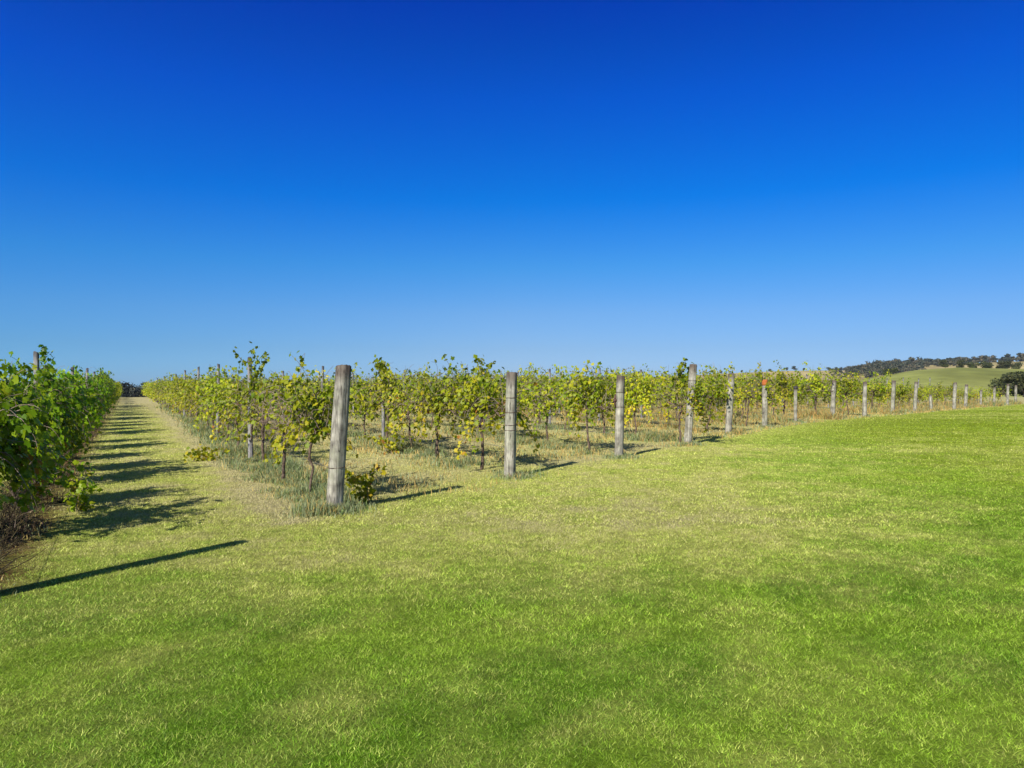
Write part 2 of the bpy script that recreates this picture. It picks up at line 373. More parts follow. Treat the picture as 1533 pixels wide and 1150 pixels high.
# dead brown brush under the left-hand row
mb = MB()
for i in range(760):
    s = random.uniform(.5, 26) if i > 260 else random.uniform(.5, 9); q = random.gauss(-.05, .17)
    px = RN[0]*NRM[0]+(S0[0]+s)*DIR[0]+q*NRM[0]; py = RN[0]*NRM[1]+(S0[0]+s)*DIR[1]+q*NRM[1]
    base = np.array([px, py, float(zg(px, py))-.01])
    for j in range(7):
        d = np.array([random.gauss(0, .7), random.gauss(0, .7), random.uniform(.3, 1.1)]); d /= np.linalg.norm(d)
        l = random.uniform(.1, .42)*(1.05 if s < 5 else .75); P = [base]
        for t in range(3):
            d = d+np.array([random.gauss(0, .3), random.gauss(0, .3), random.gauss(-.12, .2)]); d /= np.linalg.norm(d); P.append(P[-1]+d*l/3)
        mb.tube(P, [.005, .004, .003, .0015], 3, random.random(), False)
M_brush = foliage_mat('dead_brush', [(0, lin(30, 24, 17)), (.5, lin(58, 48, 32)), (1, lin(104, 98, 62))], .0, .9, objvar=0)
tag(obj('dry_brush', mb.mesh('dry_brush', M_brush)), 'tangle of dead brown stems under the left-hand vine row', 'dry brush', kind='stuff')

# ------------------------------------------------------------------ vines
_ang = np.radians([0, 24, 52, 82, 116, 150, 178]); _rad = [1.0, .66, .9, .58, .78, .62, .22]
_o = [(math.cos(a)*r, math.sin(a)*r) for a, r in zip(_ang, _rad)]
_o = _o+[(x, -y) for x, y in _o[-2:0:-1]]
LEAF_V = np.array([(0, 0, .06)]+[(x, y, -.26*(x*x)-.34*abs(y)+.16) for x, y in _o]); m_ = len(_o)
LEAF_F = np.array([(0, 1+i, 1+(i+1) % m_) for i in range(m_)])
KITE_V = np.array([(1, 0, -.1), (.1, .75, -.08), (-.55, 0, 0), (.1, -.75, -.08)]); KITE_F = np.array([(0, 1, 2, 3)])
def add_leaves(mb, P, N, T, size, rnd, tv, tf):
    N = N/np.linalg.norm(N, axis=1)[:, None]; T = T-N*(T*N).sum(1)[:, None]; T /= np.linalg.norm(T, axis=1)[:, None]+1e-9
    B = np.cross(N, T); s = size[:, None, None]
    V = P[:, None, :]+s*(tv[None, :, 0:1]*T[:, None]+tv[None, :, 1:2]*B[:, None]+tv[None, :, 2:3]*N[:, None])
    n = len(P); k = len(tv)
    Fa = (tf[None]+(np.arange(n)*k)[:, None, None]).reshape(-1, tf.shape[1])
    mb.addnp(V.reshape(-1, 3), Fa, np.repeat(rnd, k))
def grow(r, start, d, length, steps, grav, jit, floor=.12):
    P = [np.array(start, float)]; d = np.array(d, float); d /= np.linalg.norm(d)
    for i in range(steps):
        d = d+np.array([r.gauss(0, jit), r.gauss(0, jit), r.gauss(0, jit)-grav*(i/steps)]); d /= np.linalg.norm(d)
        q = P[-1]+d*length/steps
        if q[2] < floor: break
        P.append(q)
    return P
def vine_arrays(seed, kind='Y', tall=0, lod=0, ncane=28, leafy=.62, width=.5, low=.25, span=.86, bare=2, hang=5, xs=.28, nleaf=4, tlen=(.45, .8), lsz=1.0):
    """returns mesh builders trunk, cane tangle, foliage; x runs along the row"""
    r = random.Random(seed); g = np.random.default_rng(seed)
    tk, cn, fo = MB(), MB(), MB()
    zc = r.uniform(.84, .98); lean = r.uniform(-.16, .16)
    P = [np.array([-lean, 0, -.05])]
    for i in range(1, 8):
        t = i/7; P.append(np.array([-lean*(1-t)+r.gauss(0, .022), r.gauss(0, .018), zc*t]))
    P[-1] = np.array([0, 0, zc]); tr = r.uniform(.019, .031)
    tk.tube(P, [tr*1.5, tr*1.1, tr, tr*.95, tr*.95, tr*1.0, tr*1.1, tr*1.15], 7 if not lod else 4, 0, True, .35)
    for sd in (-1, 1):
        Q = [np.array([0, 0, zc-.02])]
        for i in range(1, 7):
            Q.append(np.array([sd*.145*i, r.gauss(0, .02), zc+.04*math.sin(i)+r.gauss(0, .015)]))
        tk.tube(Q, np.linspace(tr*.85, tr*.4, 7), 6 if not lod else 3, 0, True, .3)
    LP, LN, LS, LR = [], [], [], []
    zones = [(r.uniform(-.9, .9), r.uniform(-.2, .2)) for _ in range(bare)]; bare_w = .15       # bare patches where only canes show
    for i in range(ncane):
        x0 = r.uniform(-span, span); isbare = any(abs(x0-z[0]) < bare_w for z in zones)
        lf = (.1 if isbare else leafy*r.uniform(.75, 1.5))
        up = r.random()
        if up < .62:
            C_ = grow(r, (x0, r.gauss(0, .03), zc), (r.gauss(0, xs), r.gauss(0, .26), 1), r.uniform(.55, 1.12), 9, .42, .13)
        elif up < .62+.38-low*.5:
            C_ = grow(r, (x0, r.gauss(0, .03), zc), (r.gauss(0, .5), r.choice((-1, 1))*r.uniform(.3, .9)*width*2, .5), r.uniform(.6, 1.1), 9, .4, .14)
        else:
            C_ = grow(r, (x0, r.gauss(0, .03), zc), (r.gauss(0, .5), r.choice((-1, 1))*r.uniform(.2, .7), -.1), r.uniform(.4, .85), 8, .5, .15)
        if len(C_) < 3: continue
        if not lod or i % 3 == 0: cn.tube(C_, np.linspace(.0062, .0026, len(C_))*(2.2 if lod else 1), 3, r.random(), False)
        hue = r.gauss(.43, .12)
        for j in range(1, len(C_)):
            for _ in range(nleaf):
                if r.random() > lf: continue
                t = r.random(); p = C_[j-1]*(1-t)+C_[j]*t
                off = np.array([r.gauss(0, .055), r.gauss(0, .07), r.gauss(-.015, .055)])
                p = p+off; LP.append(p)
                LN.append((r.gauss(0, .55), np.sign(p[1]+r.gauss(0, .05))*r.uniform(.1, 1.0), r.uniform(-.15, 1.0)))
                LS.append(r.uniform(.026, .06)*lsz); LR.append(np.clip(hue+r.gauss(0, .12), 0, 1))
        if not lod and r.random() < .4:          # short side laterals, leafless grey twigs
            for _ in range(3):
                q = C_[r.randrange(1, len(C_))]
                cn.tube(grow(r, q, (r.gauss(0, 1), r.gauss(0, 1), r.gauss(0, .6)), r.uniform(.15, .4), 4, .3, .3), .0026, 3, r.random(), False)
    # grey leafless tangle hanging round the cordon, and leafy strands trailing towards the ground
    if not lod:
        for i in range(26):
            x0 = r.uniform(-span, span)
            cn.tube(grow(r, (x0, r.gauss(0, .05), zc+r.uniform(-.05, .25)), (r.gauss(0, 1), r.gauss(0, .8), r.uniform(-.8, .4)), r.uniform(.25, .6), 6, .5, .3), .0032, 3, r.random(), False)
    for i in range(hang):
        x0 = r.uniform(-span, span); C_ = grow(r, (x0, r.gauss(0, .08), zc+r.uniform(-.05, .2)), (r.gauss(0, .5), r.choice((-1, 1))*.5, -.3), r.uniform(.45, .95), 8, .6, .12, .22)
        if len(C_) < 4: continue
        cn.tube(C_, np.linspace(.005, .002, len(C_)), 3, r.random(), False); hue = r.gauss(.6, .15)
        for j in range(2, len(C_)):
            for _ in range(5):
                p = C_[j]+np.array([r.gauss(0, .05), r.gauss(0, .05), r.gauss(0, .05)])
                LP.append(p); LN.append((r.gauss(0, .6), np.sign(p[1]+r.gauss(0, .05))*r.uniform(.1, 1), r.uniform(-.1, 1))); LS.append(r.uniform(.03, .06)); LR.append(np.clip(hue+r.gauss(0, .12), 0, 1))
    for i in range(tall):
        C_ = grow(r, (r.gauss(0, .09), r.gauss(0, .04), zc+.4), (r.gauss(0, .16), r.gauss(0, .1), 1), r.uniform(*tlen), 10, .22, .1)
        cn.tube(C_, np.linspace(.007, .003, len(C_)), 3, r.random(), False)
        for j in range(1, len(C_)):
            for _ in range(7-j//3):
                w_ = .085-.005*j; p = C_[j]+np.array([r.gauss(0, w_), r.gauss(0, w_), r.gauss(0, .05)])
                LP.append(p); LN.append((r.gauss(0, .6), r.gauss(0, .7), r.uniform(0, 1))); LS.append(r.uniform(.04, .07)); LR.append(np.clip(r.gauss(.3, .15), 0, 1))
    LP = np.array(LP); LN = np.array(LN); LS = np.array(LS); LR = np.array(LR)
    T = np.stack([g.normal(0, .7, len(LP)), g.normal(0, .5, len(LP)), g.uniform(-1.2, .2, len(LP))], 1)
    if lod:
        sel = g.random(len(LP)) < .55
        add_leaves(fo, LP[sel], LN[sel], T[sel], LS[sel]*1.35, LR[sel], KITE_V, KITE_F)
    else: add_leaves(fo, LP, LN, T, LS, LR, LEAF_V, LEAF_F)
    return tk, cn, fo
def vine_meshes(name, seed, leafmat, **kw):
    tk, cn, fo = vine_arrays(seed, **kw)
    return [('trunk', tk.mesh('trunk', M_trunk, True)), ('cane_tangle', cn.mesh('cane_tangle', M_cane)), ('foliage', fo.mesh('foliage', leafmat))]
VY = [vine_meshes('y', 10+i, M_leafY, ncane=random.choice((28, 32, 38)), leafy=random.uniform(.5, .9), bare=random.choice((1, 2, 3, 4)), hang=random.choice((1, 2, 4, 6)), low=random.choice((.1, .3, .6)), span=random.uniform(.62, .86), nleaf=random.choice((4, 6, 7))) for i in range(14)]
VB = [vine_meshes('b', 90+i, M_leafY, ncane=34, leafy=.3, bare=4, hang=1, nleaf=3) for i in range(2)]
VT = [vine_meshes('t', 44+i, M_leafY, tall=4 if i == 0 else 3, tlen=((.95, 1.15), (.5, .8), (.5, .8), (.45, .8))[i], ncane=28, leafy=.7, span=.75, nleaf=5, hang=3) for i in range(4)]
VG = [vine_meshes('g', 60+i, M_leafG, ncane=44, leafy=.85, width=.55, low=.8, span=.5, hang=15, xs=.16, nleaf=6, bare=1, lsz=1.2) for i in range(5)]
VGT = [vine_meshes('gt', 80, M_leafG, ncane=44, leafy=.85, width=.55, low=.8, span=.5, hang=9, xs=.14, nleaf=6, bare=1, tall=1)]

ORD = ['first', 'second', 'third', 'fourth', 'fifth', 'sixth', 'seventh', 'eighth', 'ninth', 'tenth', 'eleventh', 'twelfth', 'thirteenth', 'fourteenth',
       'fifteenth', 'sixteenth', 'seventeenth', 'eighteenth', 'nineteenth', 'twentieth']
for a, b in (('twenty', 20), ('thirty', 30), ('forty', 40), ('fifty', 50)):
    ORD += [a+'-'+o for o in ORD[:9]] + [{'twenty': 'thirtieth', 'thirty': 'fortieth', 'forty': 'fiftieth', 'fifty': 'sixtieth'}[a]]
def rowname(k):
    if k == 0: return 'left-hand green row'
    if k <= len(RNAMES): return 'row behind '+RNAMES[k-1]
RNAMES = ['the nearest leaning post', 'the upright post with banded wires', 'the post with a strainer fitting', 'the leaf-wrapped tall post', 'the post right of the leaf-wrapped one',
          'the orange-topped post', 'the thin dark-capped post'] + ['the %s post right of the dark-capped one' % o for o in ORD[:11]]

SPECIAL = {}                     # (row, near s) -> tall shoots climbing the line posts
vines = []
for k in range(NR):
    s = {0: 2.1, 1: 1.45, 4: .34}.get(k, 1.25 if k < 5 else .95)
    if k >= 12: s = 1.3
    i = 0
    while True:
        ss = s+random.uniform(-.25, .25)*(1 if k else 2.8)
        x = RN[k]*NRM[0]+(S0[k]+ss)*DIR[0]; y = RN[k]*NRM[1]+(S0[k]+ss)*DIR[1]
        if y > 98 or i > 59: break
        vines.append((math.hypot(x, y), k, i, ss, x, y)); i += 1; s += 1.85 if k else 2.35
order = sorted(vines)
indiv = set((v[1], v[2]) for v in order[:296])
HGT = {0: .96, 5: 1.06, 6: 1.08, 7: 1.1, 8: 1.1, 9: 1.08, 10: 1.05, 11: .95}
for (dist, k, i, ss, x, y) in vines:
    if (k, i) not in indiv: continue
    rr = random.Random(k*100+i)
    lib = VG if k == 0 else VY
    meshes = lib[rr.randrange(len(lib))]
    tall = False; zk = 1.09
    if (k == 1 and i in (1, 2)) or (k > 1 and rr.random() < .08): meshes = VB[i % 2]
    if k in (1, 2, 3) and abs(ss-6.9) < .9: meshes = VT[k-1]; tall = True
    if k == 4 and i == 0: meshes = VT[3]; tall = True
    if k == 0 and i == 2: meshes = VGT[0]; tall = True
    t = empty('grapevine', (x, y, float(zg(x, y))), ROWROT+(math.pi if rr.random() < .5 else 0)+rr.gauss(0, .05))
    sc = rr.uniform(*((.84, 1.12) if k == 0 else (.94, 1.06)))*HGT.get(k, 1.0 if k < 11 else .8)*rr.uniform(.94, 1.05)
    t.scale = (sc*rr.uniform(.95, 1.1), sc, sc*1.09)
    look = ('dense green' if k == 0 else ('tall-shooted yellow-green' if tall else 'yellow-green'))
    tag(t, '%s grapevine, %s along the %s' % (look, ORD[i], rowname(k)), 'grapevine', 'grapevines trained along the rows')
    for nm, me in meshes: obj(nm, me, t)
# the remaining, smaller vines far down the rows: one mass
low = [vine_arrays(200+j, ncane=22, leafy=.8, lod=1) for j in range(5)]
low = [[b.arrays() for b in l] for l in low]
for nm, bi, mat in (('foliage', 2, M_leafY), ('wood', 0, M_trunk), ('canes', 1, M_cane)): pass
Vs, Ls, Ts, As, Ms = [], [], [], [], []; off = 0
for (dist, k, i, ss, x, y) in vines:
    if (k, i) in indiv: continue
    rr = random.Random(k*100+i); L3 = low[rr.randrange(5)]
    a = ROWROT+(math.pi if rr.random() < .5 else 0); sc = rr.uniform(.93, 1.06)*(1.0 if k < 11 else .8)
    c_, s_ = math.cos(a)*sc, math.sin(a)*sc; zz = float(zg(x, y))
    for mi, (V, L_, T_, A_) in enumerate(L3):
        W = np.stack([V[:, 0]*c_-V[:, 1]*s_+x, V[:, 0]*s_+V[:, 1]*c_+y, V[:, 2]*sc*1.09+zz], 1)
        Vs.append(W); Ls.append(L_+off); Ts.append(T_); As.append(A_); Ms.append(np.full(len(T_), mi)); off += len(V)
me = np_mesh('far_grapevines', np.concatenate(Vs), np.concatenate(Ls), np.concatenate(Ts), None, {'rnd': ('FLOAT', np.concatenate(As))})
for m in (M_trunk, M_cane, M_leafY): me.materials.append(m)
me.polygons.foreach_set('material_index', np.concatenate(Ms).astype(np.int32))
tag(obj('far_grapevines', me), 'mass of small yellow-green vines far down the rows', 'grapevines', kind='stuff')

# low suckers and stray shoots
def sucker(px, py, h, n, spread, leafmat, label, seed):
    r = random.Random(seed); g = np.random.default_rng(seed); cn, fo = MB(), MB(); LP, LN, LS, LR = [], [], [], []
    for i in range(n):
        C_ = grow(r, (r.gauss(0, .05), r.gauss(0, .05), .0), (r.gauss(0, spread), r.gauss(0, spread), 1), h*r.uniform(.6, 1.1), 7, .45, .16, -9)
        cn.tube(C_, np.linspace(.006, .002, len(C_)), 3, .5, False)
        for q in C_[1:]:
            for _ in range(4):
                LP.append(q+np.array([r.gauss(0, .05), r.gauss(0, .05), r.gauss(0, .04)])); LN.append((r.gauss(0, .6), r.gauss(0, .6), r.uniform(.1, 1)))
                LS.append(r.uniform(.035, .06)); LR.append(np.clip(r.gauss(.58, .2), 0, 1))
    LP = np.array(LP); T = np.stack([g.normal(0, .7, len(LP)), g.normal(0, .7, len(LP)), g.uniform(-1, .2, len(LP))], 1)
    add_leaves(fo, LP, np.array(LN), T, np.array(LS), np.array(LR), LEAF_V, LEAF_F)
    t = empty('vine_sucker', (px, py, float(zg(px, py))-.01)); tag(t, label, 'vine shoot', 'leafy suckers low beside the rows')
    obj('stem', cn.mesh('stem', M_cane), t); obj('foliage', fo.mesh('foliage', leafmat), t)
e = ENDS[1]
sucker(e[0]+.26, e[1]+.55, .62, 5, .25, M_leafY, 'leafy sucker just behind the foot of the nearest leaning post', 1)
sucker(-6.35, 15.0, .5, 6, .7, M_leafY, 'low yellow shoot sprawling at the right edge of the path', 2)
sucker(-5.28, 9.0, .62, 6, .45, M_leafG, 'green sucker at the foot of the left-hand row, reaching into the path', 3)
sucker(ENDS[2][0]-2.55, ENDS[2][1]+3.9, .8, 6, .3, M_leafY, 'yellow hanging shoot right of the second row line post', 4)

# ------------------------------------------------------------------ posts
def post_mesh(name, h, r, seed, mat, lean=(0, 0), sides=20, rings=14, taper=.94, rough=.035):
    rr = random.Random(seed); V, A, fs = [], [], []
    groove = [1+rr.gauss(0, rough) for _ in range(sides)]
    for c in range(2 if sides > 12 else 1):
        groove[rr.randrange(sides)] -= .10
    zs = [-.25]+[h*i/(rings-2) for i in range(rings-1)]; tilt = rr.uniform(-.012, .012), rr.uniform(-.012, .012)
    for i, z in enumerate(zs):
        t = z/h; rad = r*(1+(taper-1)*t)*(1+.015*math.sin(5*t+seed))
        for j in range(sides):
            w = 2*math.pi*j/sides; q = rad*(groove[j]*(1+rr.gauss(0, .008))); top = (i == len(zs)-1)
            V.append((math.cos(w)*q+lean[0]*t, math.sin(w)*q+lean[1]*t, z+((math.cos(w)*tilt[0]+math.sin(w)*tilt[1]+rr.gauss(0, .003)) if top else 0))); A.append(max(t, 0))
    m = len(zs)
    for i in range(m-1):
        for j in range(sides):
            k = (j+1) % sides; fs.append((i*sides+j, i*sides+k, (i+1)*sides+k, (i+1)*sides+j))
    # chamfered, slightly hollow head
    b = len(V)
    for j in range(sides):
        v = V[(m-1)*sides+j]; cx, cy = lean
        V.append((cx+(v[0]-cx)*.86, cy+(v[1]-cy)*.86, v[2]+.010)); A.append(1.0)
    V.append((lean[0], lean[1], h+.004)); A.append(1.0)
    for j in range(sides):
        k = (j+1) % sides; fs.append(((m-1)*sides+j, (m-1)*sides+k, b+k, b+j)); fs.append((b+j, b+k, b+sides))
    mb = MB(); mb.add(V, fs, np.array(A)); return mb.mesh(name, mat, True)
def ring_mesh(name, z, r, mat, lean, h, rad=.004, turns=1.0):
    P = []; n = int(22*turns)
    for i in range(n+1):
        w = 2*math.pi*i/22; t = z/h
        P.append((math.cos(w)*r+lean[0]*t, math.sin(w)*r+lean[1]*t, z+.012*(i/22)+.008*math.sin(w)))
    mb = MB(); mb.tube(P, rad, 5, 0, True); return mb.mesh(name, mat, True)
ELAB = ['tall grey end post of the left-hand row, just outside the lawn edge',
        'thick weathered grey post nearest the camera, leaning right, weeds at its foot',
        'thick upright grey post with wires banded round it, second nearest',
        'grey post with a dark strainer fitting on its left side',
        'tallest leaning post, wrapped in yellow-green vine leaves at its middle',
        'grey post leaning slightly right, next right of the leaf-wrapped post',
        'grey post with its top painted bright orange',
        'thin short post with a dark cap, next right of the orange-topped one',
        'brownish post, the first one right of the thin dark-capped post',
        'pale grey post, second to the right of the thin dark-capped post',
        'greenish post with a dark knot, third right of the dark-capped post',
        'pale post, fourth right of the dark-capped post, beside orange dry grass',
        'short stubby grey post, lowest of those left of the green hill field',
        'pale post just right of the short stubby one, under the green hill',
        'pale post, second right of the short stubby one',
        'small dull post, third right of the short stubby one',
        'small post against dark trees, third from the right edge',
        'small pale post against dark trees, second from the right edge',
        'small pale post against dark trees, nearest the right edge']
RAD = [.105, .102, .098, .092, .098, .1, .098, .072, .1, .098, .1, .098, .085, .1, .098, .075, .085, .09, .09]
for k, (x, y, z, lean, h) in enumerate(ENDS):
    t = empty('end_post', (x, y, z)); tag(t, ELAB[k], 'post', 'end posts of the vine rows')
    obj('timber', post_mesh('timber', h, RAD[k], 300+k, M_post, lean, 24 if k < 6 else 14), t)
    if k in (0, 1, 2, 3, 4, 5):
        for zf in ((.76, .62, .5, .45) if k == 2 else ((.3,) if k == 1 else (.8, .62))):
            obj('wire_band', ring_mesh('wire_band', h*zf, RAD[k]*1.0+.003, M_rust, lean, h, .0035, 1.5), t)
    if k == 3:
        mb = MB(); zf = h*.7; tt = .7
        mb.tube([(lean[0]*tt-RAD[k]-.01, -.03, zf-.16), (lean[0]*tt-RAD[k]-.018, -.02, zf), (lean[0]*tt-RAD[k]-.01, -.03, zf+.14)], [.012, .028, .012], 8, 0)
        mb.tube([(lean[0]*tt-RAD[k]-.055, -.03, zf), (lean[0]*tt-RAD[k]+.02, -.03, zf)], .03, 10, 0)
        obj('wire_strainer', mb.mesh('wire_strainer', M_rust, True), t)
    if k == 6:
        o = post_mesh('painted_top', .20, RAD[k]*.955+.003, 306, M_orange, (0, 0), 14, 5, 1.0); o2 = obj('painted_top', o, t)
        for v in o.vertices:
            if v.co.z < -.01: v.co.z = 0.0
        o2.location = (lean[0], lean[1], h-.195); tag(o2, 'orange painted top of the post')
    if k == 7:
        o2 = obj('cap', post_mesh('cap', .05, RAD[k]+.012, 307, M_cap, (0, 0), 14, 4, .95), t)
        for v in o2.data.vertices:
            if v.co.z < -.01: v.co.z = -.03
        o2.location = (lean[0], lean[1], h-.015); tag(o2, 'dark cap on the post')
LPM = [post_mesh('timber', 2.0+.03*i, .048, 400+i, M_linepost, (random.gauss(0, .03), random.gauss(0, .03)), 12, 8, .8) for i in range(5)]
for k in range(NR):
    SS = [6.9+6.8*i for i in range(12)]
    if k == 0: SS = [7.4, 15.4]+[22.5+6.8*i for i in range(8)]
    if k == 1: SS = [6.9, 13.2]+[20+6.8*i for i in range(10)]
    for i, s in enumerate(SS):
        x = RN[k]*NRM[0]+(S0[k]+s)*DIR[0]; y = RN[k]*NRM[1]+(S0[k]+s)*DIR[1]
        if y > 68: break
        rr = random.Random(k*50+i)
        me = LPM[rr.randrange(5)]
        o = empty('line_post', (x, y, float(zg(x, y)))); o.rotation_euler = (rr.gauss(0, .012), rr.gauss(0, .012), rr.uniform(0, 6.28)); o.scale.z = rr.uniform(.96, 1.03)
        tag(o, 'slim post, %s along the %s' % (ORD[i], rowname(k)), 'post', 'slim line posts among the vines')
        obj('timber', me, o)
# trellis wires: four strands per row
for k in range(NR):
    x0, y0, z0, lean, h = ENDS[k]
    t = empty('trellis_wiring', (x0, y0, z0)); tag(t, 'thin trellis wires strung along the %s' % rowname(k), 'wire', 'trellis wires along the rows')
    for zw, rad in ((.5, .004), (.93, .003), (1.25, .0025), (1.6, .0025)):
        if zw > h-.05: zw = h-.08
        P = []
        for s in np.arange(0, 62, 3.4):
            x = x0+DIR[0]*s; y = y0+DIR[1]*s
            P.append((x-x0+(lean[0]*zw/h if s == 0 else 0), y-y0+RAD[k]*(0), float(zg(x, y))-z0+zw-(.012 if int(s/3.4) % 2 else 0)))
        mb = MB(); mb.tube(P, rad, 4, 0, True); obj('wire', mb.mesh('wire', M_wire, True), t)

# ------------------------------------------------------------------ trees
def tree_arrays(seed, h, wd, nq, qs, trunk=.25, lobes=8):
    r = random.Random(seed); g = np.random.default_rng(seed); tk, fo = MB(), MB()
    th = h*trunk; P = [(0, 0, -.3)]+[(r.gauss(0, .02)*h, r.gauss(0, .02)*h, th*t) for t in (.4, .75, 1.0)]
    tk.tube(P, [h*.035, h*.028, h*.024, h*.02], 7, 0)
    LB = []
    for i in range(lobes):
        a = r.uniform(0, 6.28); rr = wd*.5*r.uniform(.15, .68); c = np.array([math.cos(a)*rr, math.sin(a)*rr, h*r.uniform(trunk+.12, .84)])
        s = np.array([wd*r.uniform(.19, .3), wd*r.uniform(.19, .3), h*r.uniform(.12, .2)]); LB.append((c, s))
        tk.tube([P[-1], (np.array(P[-1])+c)/2+np.array([0, 0, .04*h]), c], [h*.016, h*.01, h*.005], 5, 0)
    for c, s in LB:
        k = nq//lobes; d = g.normal(0, 1, (k, 3)); d /= np.linalg.norm(d, axis=1)[:, None]
        p = c+d*s*g.uniform(.55, 1.08, (k, 1)); nr = d+g.normal(0, .55, (k, 3))
        add_leaves(fo, p, nr, g.normal(0, 1, (k, 3)), g.uniform(.6, 1.3, k)*qs, np.clip(g.normal(.5, .22, k), 0, 1), KITE_V, KITE_F)
    return tk, fo
TREES = []
for j in range(5):
    tk, fo = tree_arrays(500+j, 6.0, 6.2, 1400, .26, .18, 9); TREES.append((tk.mesh('trunk', M_bark, True), fo.mesh('crown', M_gum)))
def tree(u, y, h, label, wide=1.0, group='gum trees on the hills', seed=0):
    x = u*y; o = empty('gum_tree', (x, y, float(zg(x, y))-.1), random.uniform(0, 6.28)); s = h/6.0; o.scale = (s*wide, s*wide, s)
    tk, fo = TREES[seed % 5]; obj('trunk', tk, o); obj('crown', fo, o); tag(o, label, 'tree', group)
px = lambda X: (X-CX)/F
for i, (X, y, h, wide, lab) in enumerate([
        (1496, 128, 4.3, 1.0, 'dark bushy tree leftmost of the clump behind the far right posts'),
        (1507, 118, 4.2, 1.1, 'dark tree second from left in the clump at the right edge'),
        (1520, 126, 5.0, 1.1, 'tallest dark tree of the clump at the right edge'),
        (1533, 120, 5.0, 1.2, 'dark tree at the right edge of the clump, cut by the picture edge'),
        (1552, 124, 5.2, 1.2, 'dark tree closing the clump on the far right')]):
    tree(px(X), y, h, lab, wide, 'dark trees in the clump at the right', i)
for i, (X, y, h, wide, lab) in enumerate([
        (1437, 372, 4.6, .9, 'lone round tree on the crest of the green hill, left of a pair'),
        (1457, 385, 5.0, 1.1, 'dark tree on the green hill crest, left of a wide pair'),
        (1475, 380, 5.2, 1.1, 'wide dark tree on the green hill crest, middle of the group'),
        (1481, 390, 4.6, 1.0, 'dark tree touching the right side of the wide crest tree'),
        (1497, 378, 4.8, 1.0, 'dark tree on the green hill crest above the right clump'),
        (1506, 370, 4.4, 1.1, 'low dark tree on the green hill, next to the right clump'),
        (1519, 374, 4.4, 1.3, 'low wide tree above the clump near the right edge'),
        (1509, 262, 4.6, 1.2, 'dark tree on the slope just above the left side of the right clump'),
        (1527, 255, 5.4, 1.3, 'broad dark tree above the clump, touching the right picture edge'),
        (1415, 360, 4.0, 1.0, 'dark tree where the wooded ridge meets the green hill'),
        (1338, 330, 2.6, 1.3, 'small dark bush at the left foot of the green hill'),
        (1328, 322, 3.0, 1.3, 'dark bush left end of the green hill, under the wooded ridge')]):
    tree(px(X), y, h*1.25, lab, wide, 'gum trees on the green hill', i+2)
for i, (X, h, lab) in enumerate([(1080, 5, 'tiny distant tree above the vines, left of the orange-topped post'), (1092, 4, 'tiny distant tree above the post right of the leaf-wrapped one'),
        (1110, 5, 'tiny distant tree between the orange-topped post and the one left of it'), (1132, 4.5, 'tiny distant tree just left over the orange-topped post'),
        (1152, 5, 'tiny distant tree just right over the orange-topped post'), (1178, 6, 'tiny distant tree left over the thin dark-capped post'),
        (1190, 8, 'tallest of the tiny distant trees, over the thin dark-capped post'), (1203, 5, 'tiny distant tree right over the dark-capped post'),
        (1226, 5, 'tiny distant tree on the bare straw hill, third left of the wooded ridge'), (1240, 6.5, 'distant tree on the bare straw hill, second left of the wooded ridge'),
        (1252, 6, 'distant tree at the left tip of the wooded ridge')]):
    tree(px(X), 985, h*.85, lab, 1.2, 'tiny far trees on the straw hill', i)
# woods that read as one mass
lowt = [tuple(b.arrays() for b in tree_arrays(600+j, 6.0, 6.6, 150, .7, .15, 6)) for j in range(5)]
finet = [tuple(b.arrays() for b in tree_arrays(620+j, 6.0, 6.0, 900, .26, .2, 10)) for j in range(5)]
def wood(name, spots, label, mat, lib=None):
    Vs, Ls, Ts, As, Ms = [], [], [], [], []; off = 0
    for (x, y, h) in spots:
        a = random.uniform(0, 6.28); s = h/6.0; c_, s_ = math.cos(a)*s, math.sin(a)*s; zz = float(zg(x, y))-.1
        for mi, (V, L_, T_, A_) in enumerate((lib or lowt)[random.randrange(5)]):
            Vs.append(np.stack([V[:, 0]*c_-V[:, 1]*s_+x, V[:, 0]*s_+V[:, 1]*c_+y, V[:, 2]*s+zz], 1)); Ls.append(L_+off); Ts.append(T_); As.append(np.clip(A_+random.gauss(0, .18), 0, 1)); Ms.append(np.full(len(T_), mi)); off += len(V)
    me = np_mesh(name, np.concatenate(Vs), np.concatenate(Ls), np.concatenate(Ts), None, {'rnd': ('FLOAT', np.concatenate(As))})
    me.materials.append(M_bark); me.materials.append(mat); me.polygons.foreach_set('material_index', np.concatenate(Ms).astype(np.int32))
    tag(obj(name, me), label, 'wood', kind='stuff')
sp = []
for i in range(420):
    u = .43+.37*random.random()**.85; y = random.uniform(930, 1040); sp.append((u*y, y, random.choice((4.5, 6, 7, 8, 9, 10.5))*random.uniform(.85, 1.1)*(.4+.6*float(sst(.435, .5, u)))))
for i in range(330):
    u = .43+.13*random.random()**.7; y = random.uniform(720, 960); sp.append((u*y, y, random.uniform(5.5, 9)*(.45+.55*float(sst(.435, .5, u)))))
for i in range(90):
    u = random.uniform(.55, .625); y = random.uniform(860, 960); sp.append((u*y, y, random.uniform(5, 8)))
wood('ridge_wood', sp, 'dark woodland covering the ridge of the far right hill', M_wood)
sp = []
for i in range(130):
    u = random.uniform(-.85, -.28); y = random.uniform(225, 270); sp.append((u*y, y, random.uniform(6.6, 9.2)))
wood('valley_wood', sp, 'dark belt of trees beyond the end of the mown path', M_vwood, finet)

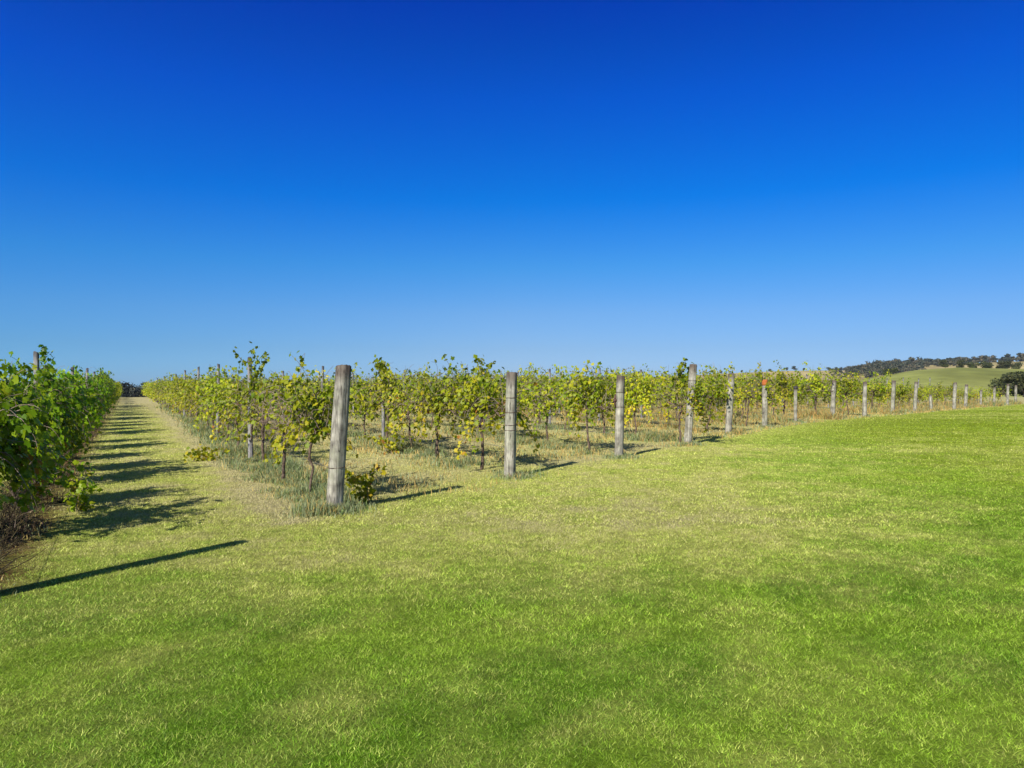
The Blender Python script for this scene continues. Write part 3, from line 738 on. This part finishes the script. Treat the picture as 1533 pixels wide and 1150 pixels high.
# ------------------------------------------------------------------ sky, sun, camera
W = bpy.data.worlds.new('World'); bpy.context.scene.world = W; W.use_nodes = True; nt = W.node_tree; nt.nodes.clear()
sky = nt.nodes.new('ShaderNodeTexSky'); sky.sky_type = 'NISHITA'; sky.sun_disc = False
sky.sun_elevation = R(SUN_EL); sky.sun_rotation = math.atan2(-SUN_H[0], -SUN_H[1]); sky.air_density = 1.0; sky.dust_density = .2; sky.ozone_density = 3.0; sky.altitude = 100
bg = nt.nodes.new('ShaderNodeBackground'); bg.inputs[1].default_value = .1; out = nt.nodes.new('ShaderNodeOutputWorld')
EXPO = .78
# the sky texture tinted by elevation, a deep polarised blue within the view
tc = nt.nodes.new('ShaderNodeTexCoord'); sx = nt.nodes.new('ShaderNodeSeparateXYZ'); nt.links.new(tc.outputs['Generated'], sx.inputs[0])
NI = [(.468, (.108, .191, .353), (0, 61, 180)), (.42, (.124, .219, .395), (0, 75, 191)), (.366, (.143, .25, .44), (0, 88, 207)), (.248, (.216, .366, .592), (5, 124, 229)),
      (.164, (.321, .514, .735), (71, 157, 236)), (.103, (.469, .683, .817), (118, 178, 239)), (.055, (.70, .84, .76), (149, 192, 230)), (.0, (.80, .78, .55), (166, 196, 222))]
st = [(z, lin(*t)/np.array(nn)/2**EXPO) for z, nn, t in NI][::-1]+[(.56, np.array([.16, .24, .42])), (.72, np.array([.45, .46, .42])), (1.0, np.array([.62, .55, .42]))]  # highest stops, unseen above the view, shifted to neutral so shadows fill less blue
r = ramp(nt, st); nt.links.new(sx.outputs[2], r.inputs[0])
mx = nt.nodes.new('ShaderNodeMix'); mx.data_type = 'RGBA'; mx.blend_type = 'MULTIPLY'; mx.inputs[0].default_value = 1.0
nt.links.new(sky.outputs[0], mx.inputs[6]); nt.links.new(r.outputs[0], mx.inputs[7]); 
rx = ramp(nt, [(.0, (.55, 1.0, 1.16)), (.2, (.62, 1.0, 1.13)), (.5, (1, 1, 1)), (.8, (.90, .93, .97)), (1.0, (.9, .93, .97))])      # deeper blue towards the left
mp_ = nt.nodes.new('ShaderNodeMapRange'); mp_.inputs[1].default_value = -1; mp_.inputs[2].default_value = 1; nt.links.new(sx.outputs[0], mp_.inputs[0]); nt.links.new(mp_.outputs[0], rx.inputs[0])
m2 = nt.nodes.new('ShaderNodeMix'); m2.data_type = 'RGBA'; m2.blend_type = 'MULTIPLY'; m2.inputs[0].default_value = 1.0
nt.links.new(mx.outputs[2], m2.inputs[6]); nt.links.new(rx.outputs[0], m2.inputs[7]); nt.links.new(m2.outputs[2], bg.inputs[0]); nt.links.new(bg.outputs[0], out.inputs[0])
sl = bpy.data.lights.new('sun', 'SUN'); sl.energy = 4.5; sl.angle = R(.5); sl.color = (1, .95, .86)
so = bpy.data.objects.new('sun', sl); C.objects.link(so)
import mathutils
dv = mathutils.Vector((SUN_H[0]*math.cos(R(SUN_EL)), SUN_H[1]*math.cos(R(SUN_EL)), -math.sin(R(SUN_EL))))
so.rotation_euler = dv.to_track_quat('-Z', 'Y').to_euler(); so.location = (-20, -30, 30)
cam = bpy.data.cameras.new('camera'); cam.sensor_width = 36; cam.lens = 36*F/1533; cam.clip_end = 6000; cam.clip_start = .05
co = bpy.data.objects.new('camera', cam); C.objects.link(co); co.location = (0, 0, CAMZ)
co.rotation_euler = (R(90)+math.atan((HOR-575)/F), 0, 0)
# thin summer haze between here and the far ridge
hz = bpy.data.meshes.new('haze')
X0, X1, Y0, Y1, Z0, Z1 = -3700., 3700., -120., 3300., -6., 57.
hz.from_pydata([(x, y, z) for z in (Z0, Z1) for x, y in ((X0, Y0), (X1, Y0), (X1, Y1), (X0, Y1))], [], [(3, 2, 1, 0), (4, 5, 6, 7), (0, 1, 5, 4), (1, 2, 6, 5), (2, 3, 7, 6), (3, 0, 4, 7)])
mh = bpy.data.materials.new('haze_air'); mh.use_nodes = True; nh = mh.node_tree; nh.nodes.clear()
pv = nh.nodes.new('ShaderNodeVolumePrincipled'); pv.inputs['Color'].default_value = (.72, .82, .95, 1); pv.inputs['Density'].default_value = .0001
pv.inputs['Anisotropy'].default_value = .3
oh = nh.nodes.new('ShaderNodeOutputMaterial'); nh.links.new(pv.outputs[0], oh.inputs[1]); hz.materials.append(mh)
tag(obj('haze', hz), 'thin pale haze over the far hills', 'haze', kind='stuff')
sc = bpy.context.scene; sc.camera = co
sc.view_settings.view_transform = 'Standard'; sc.view_settings.look = 'None'; sc.view_settings.exposure = EXPO; sc.view_settings.gamma = 1.0
sc.cycles.max_bounces = 6; sc.cycles.transparent_max_bounces = 4
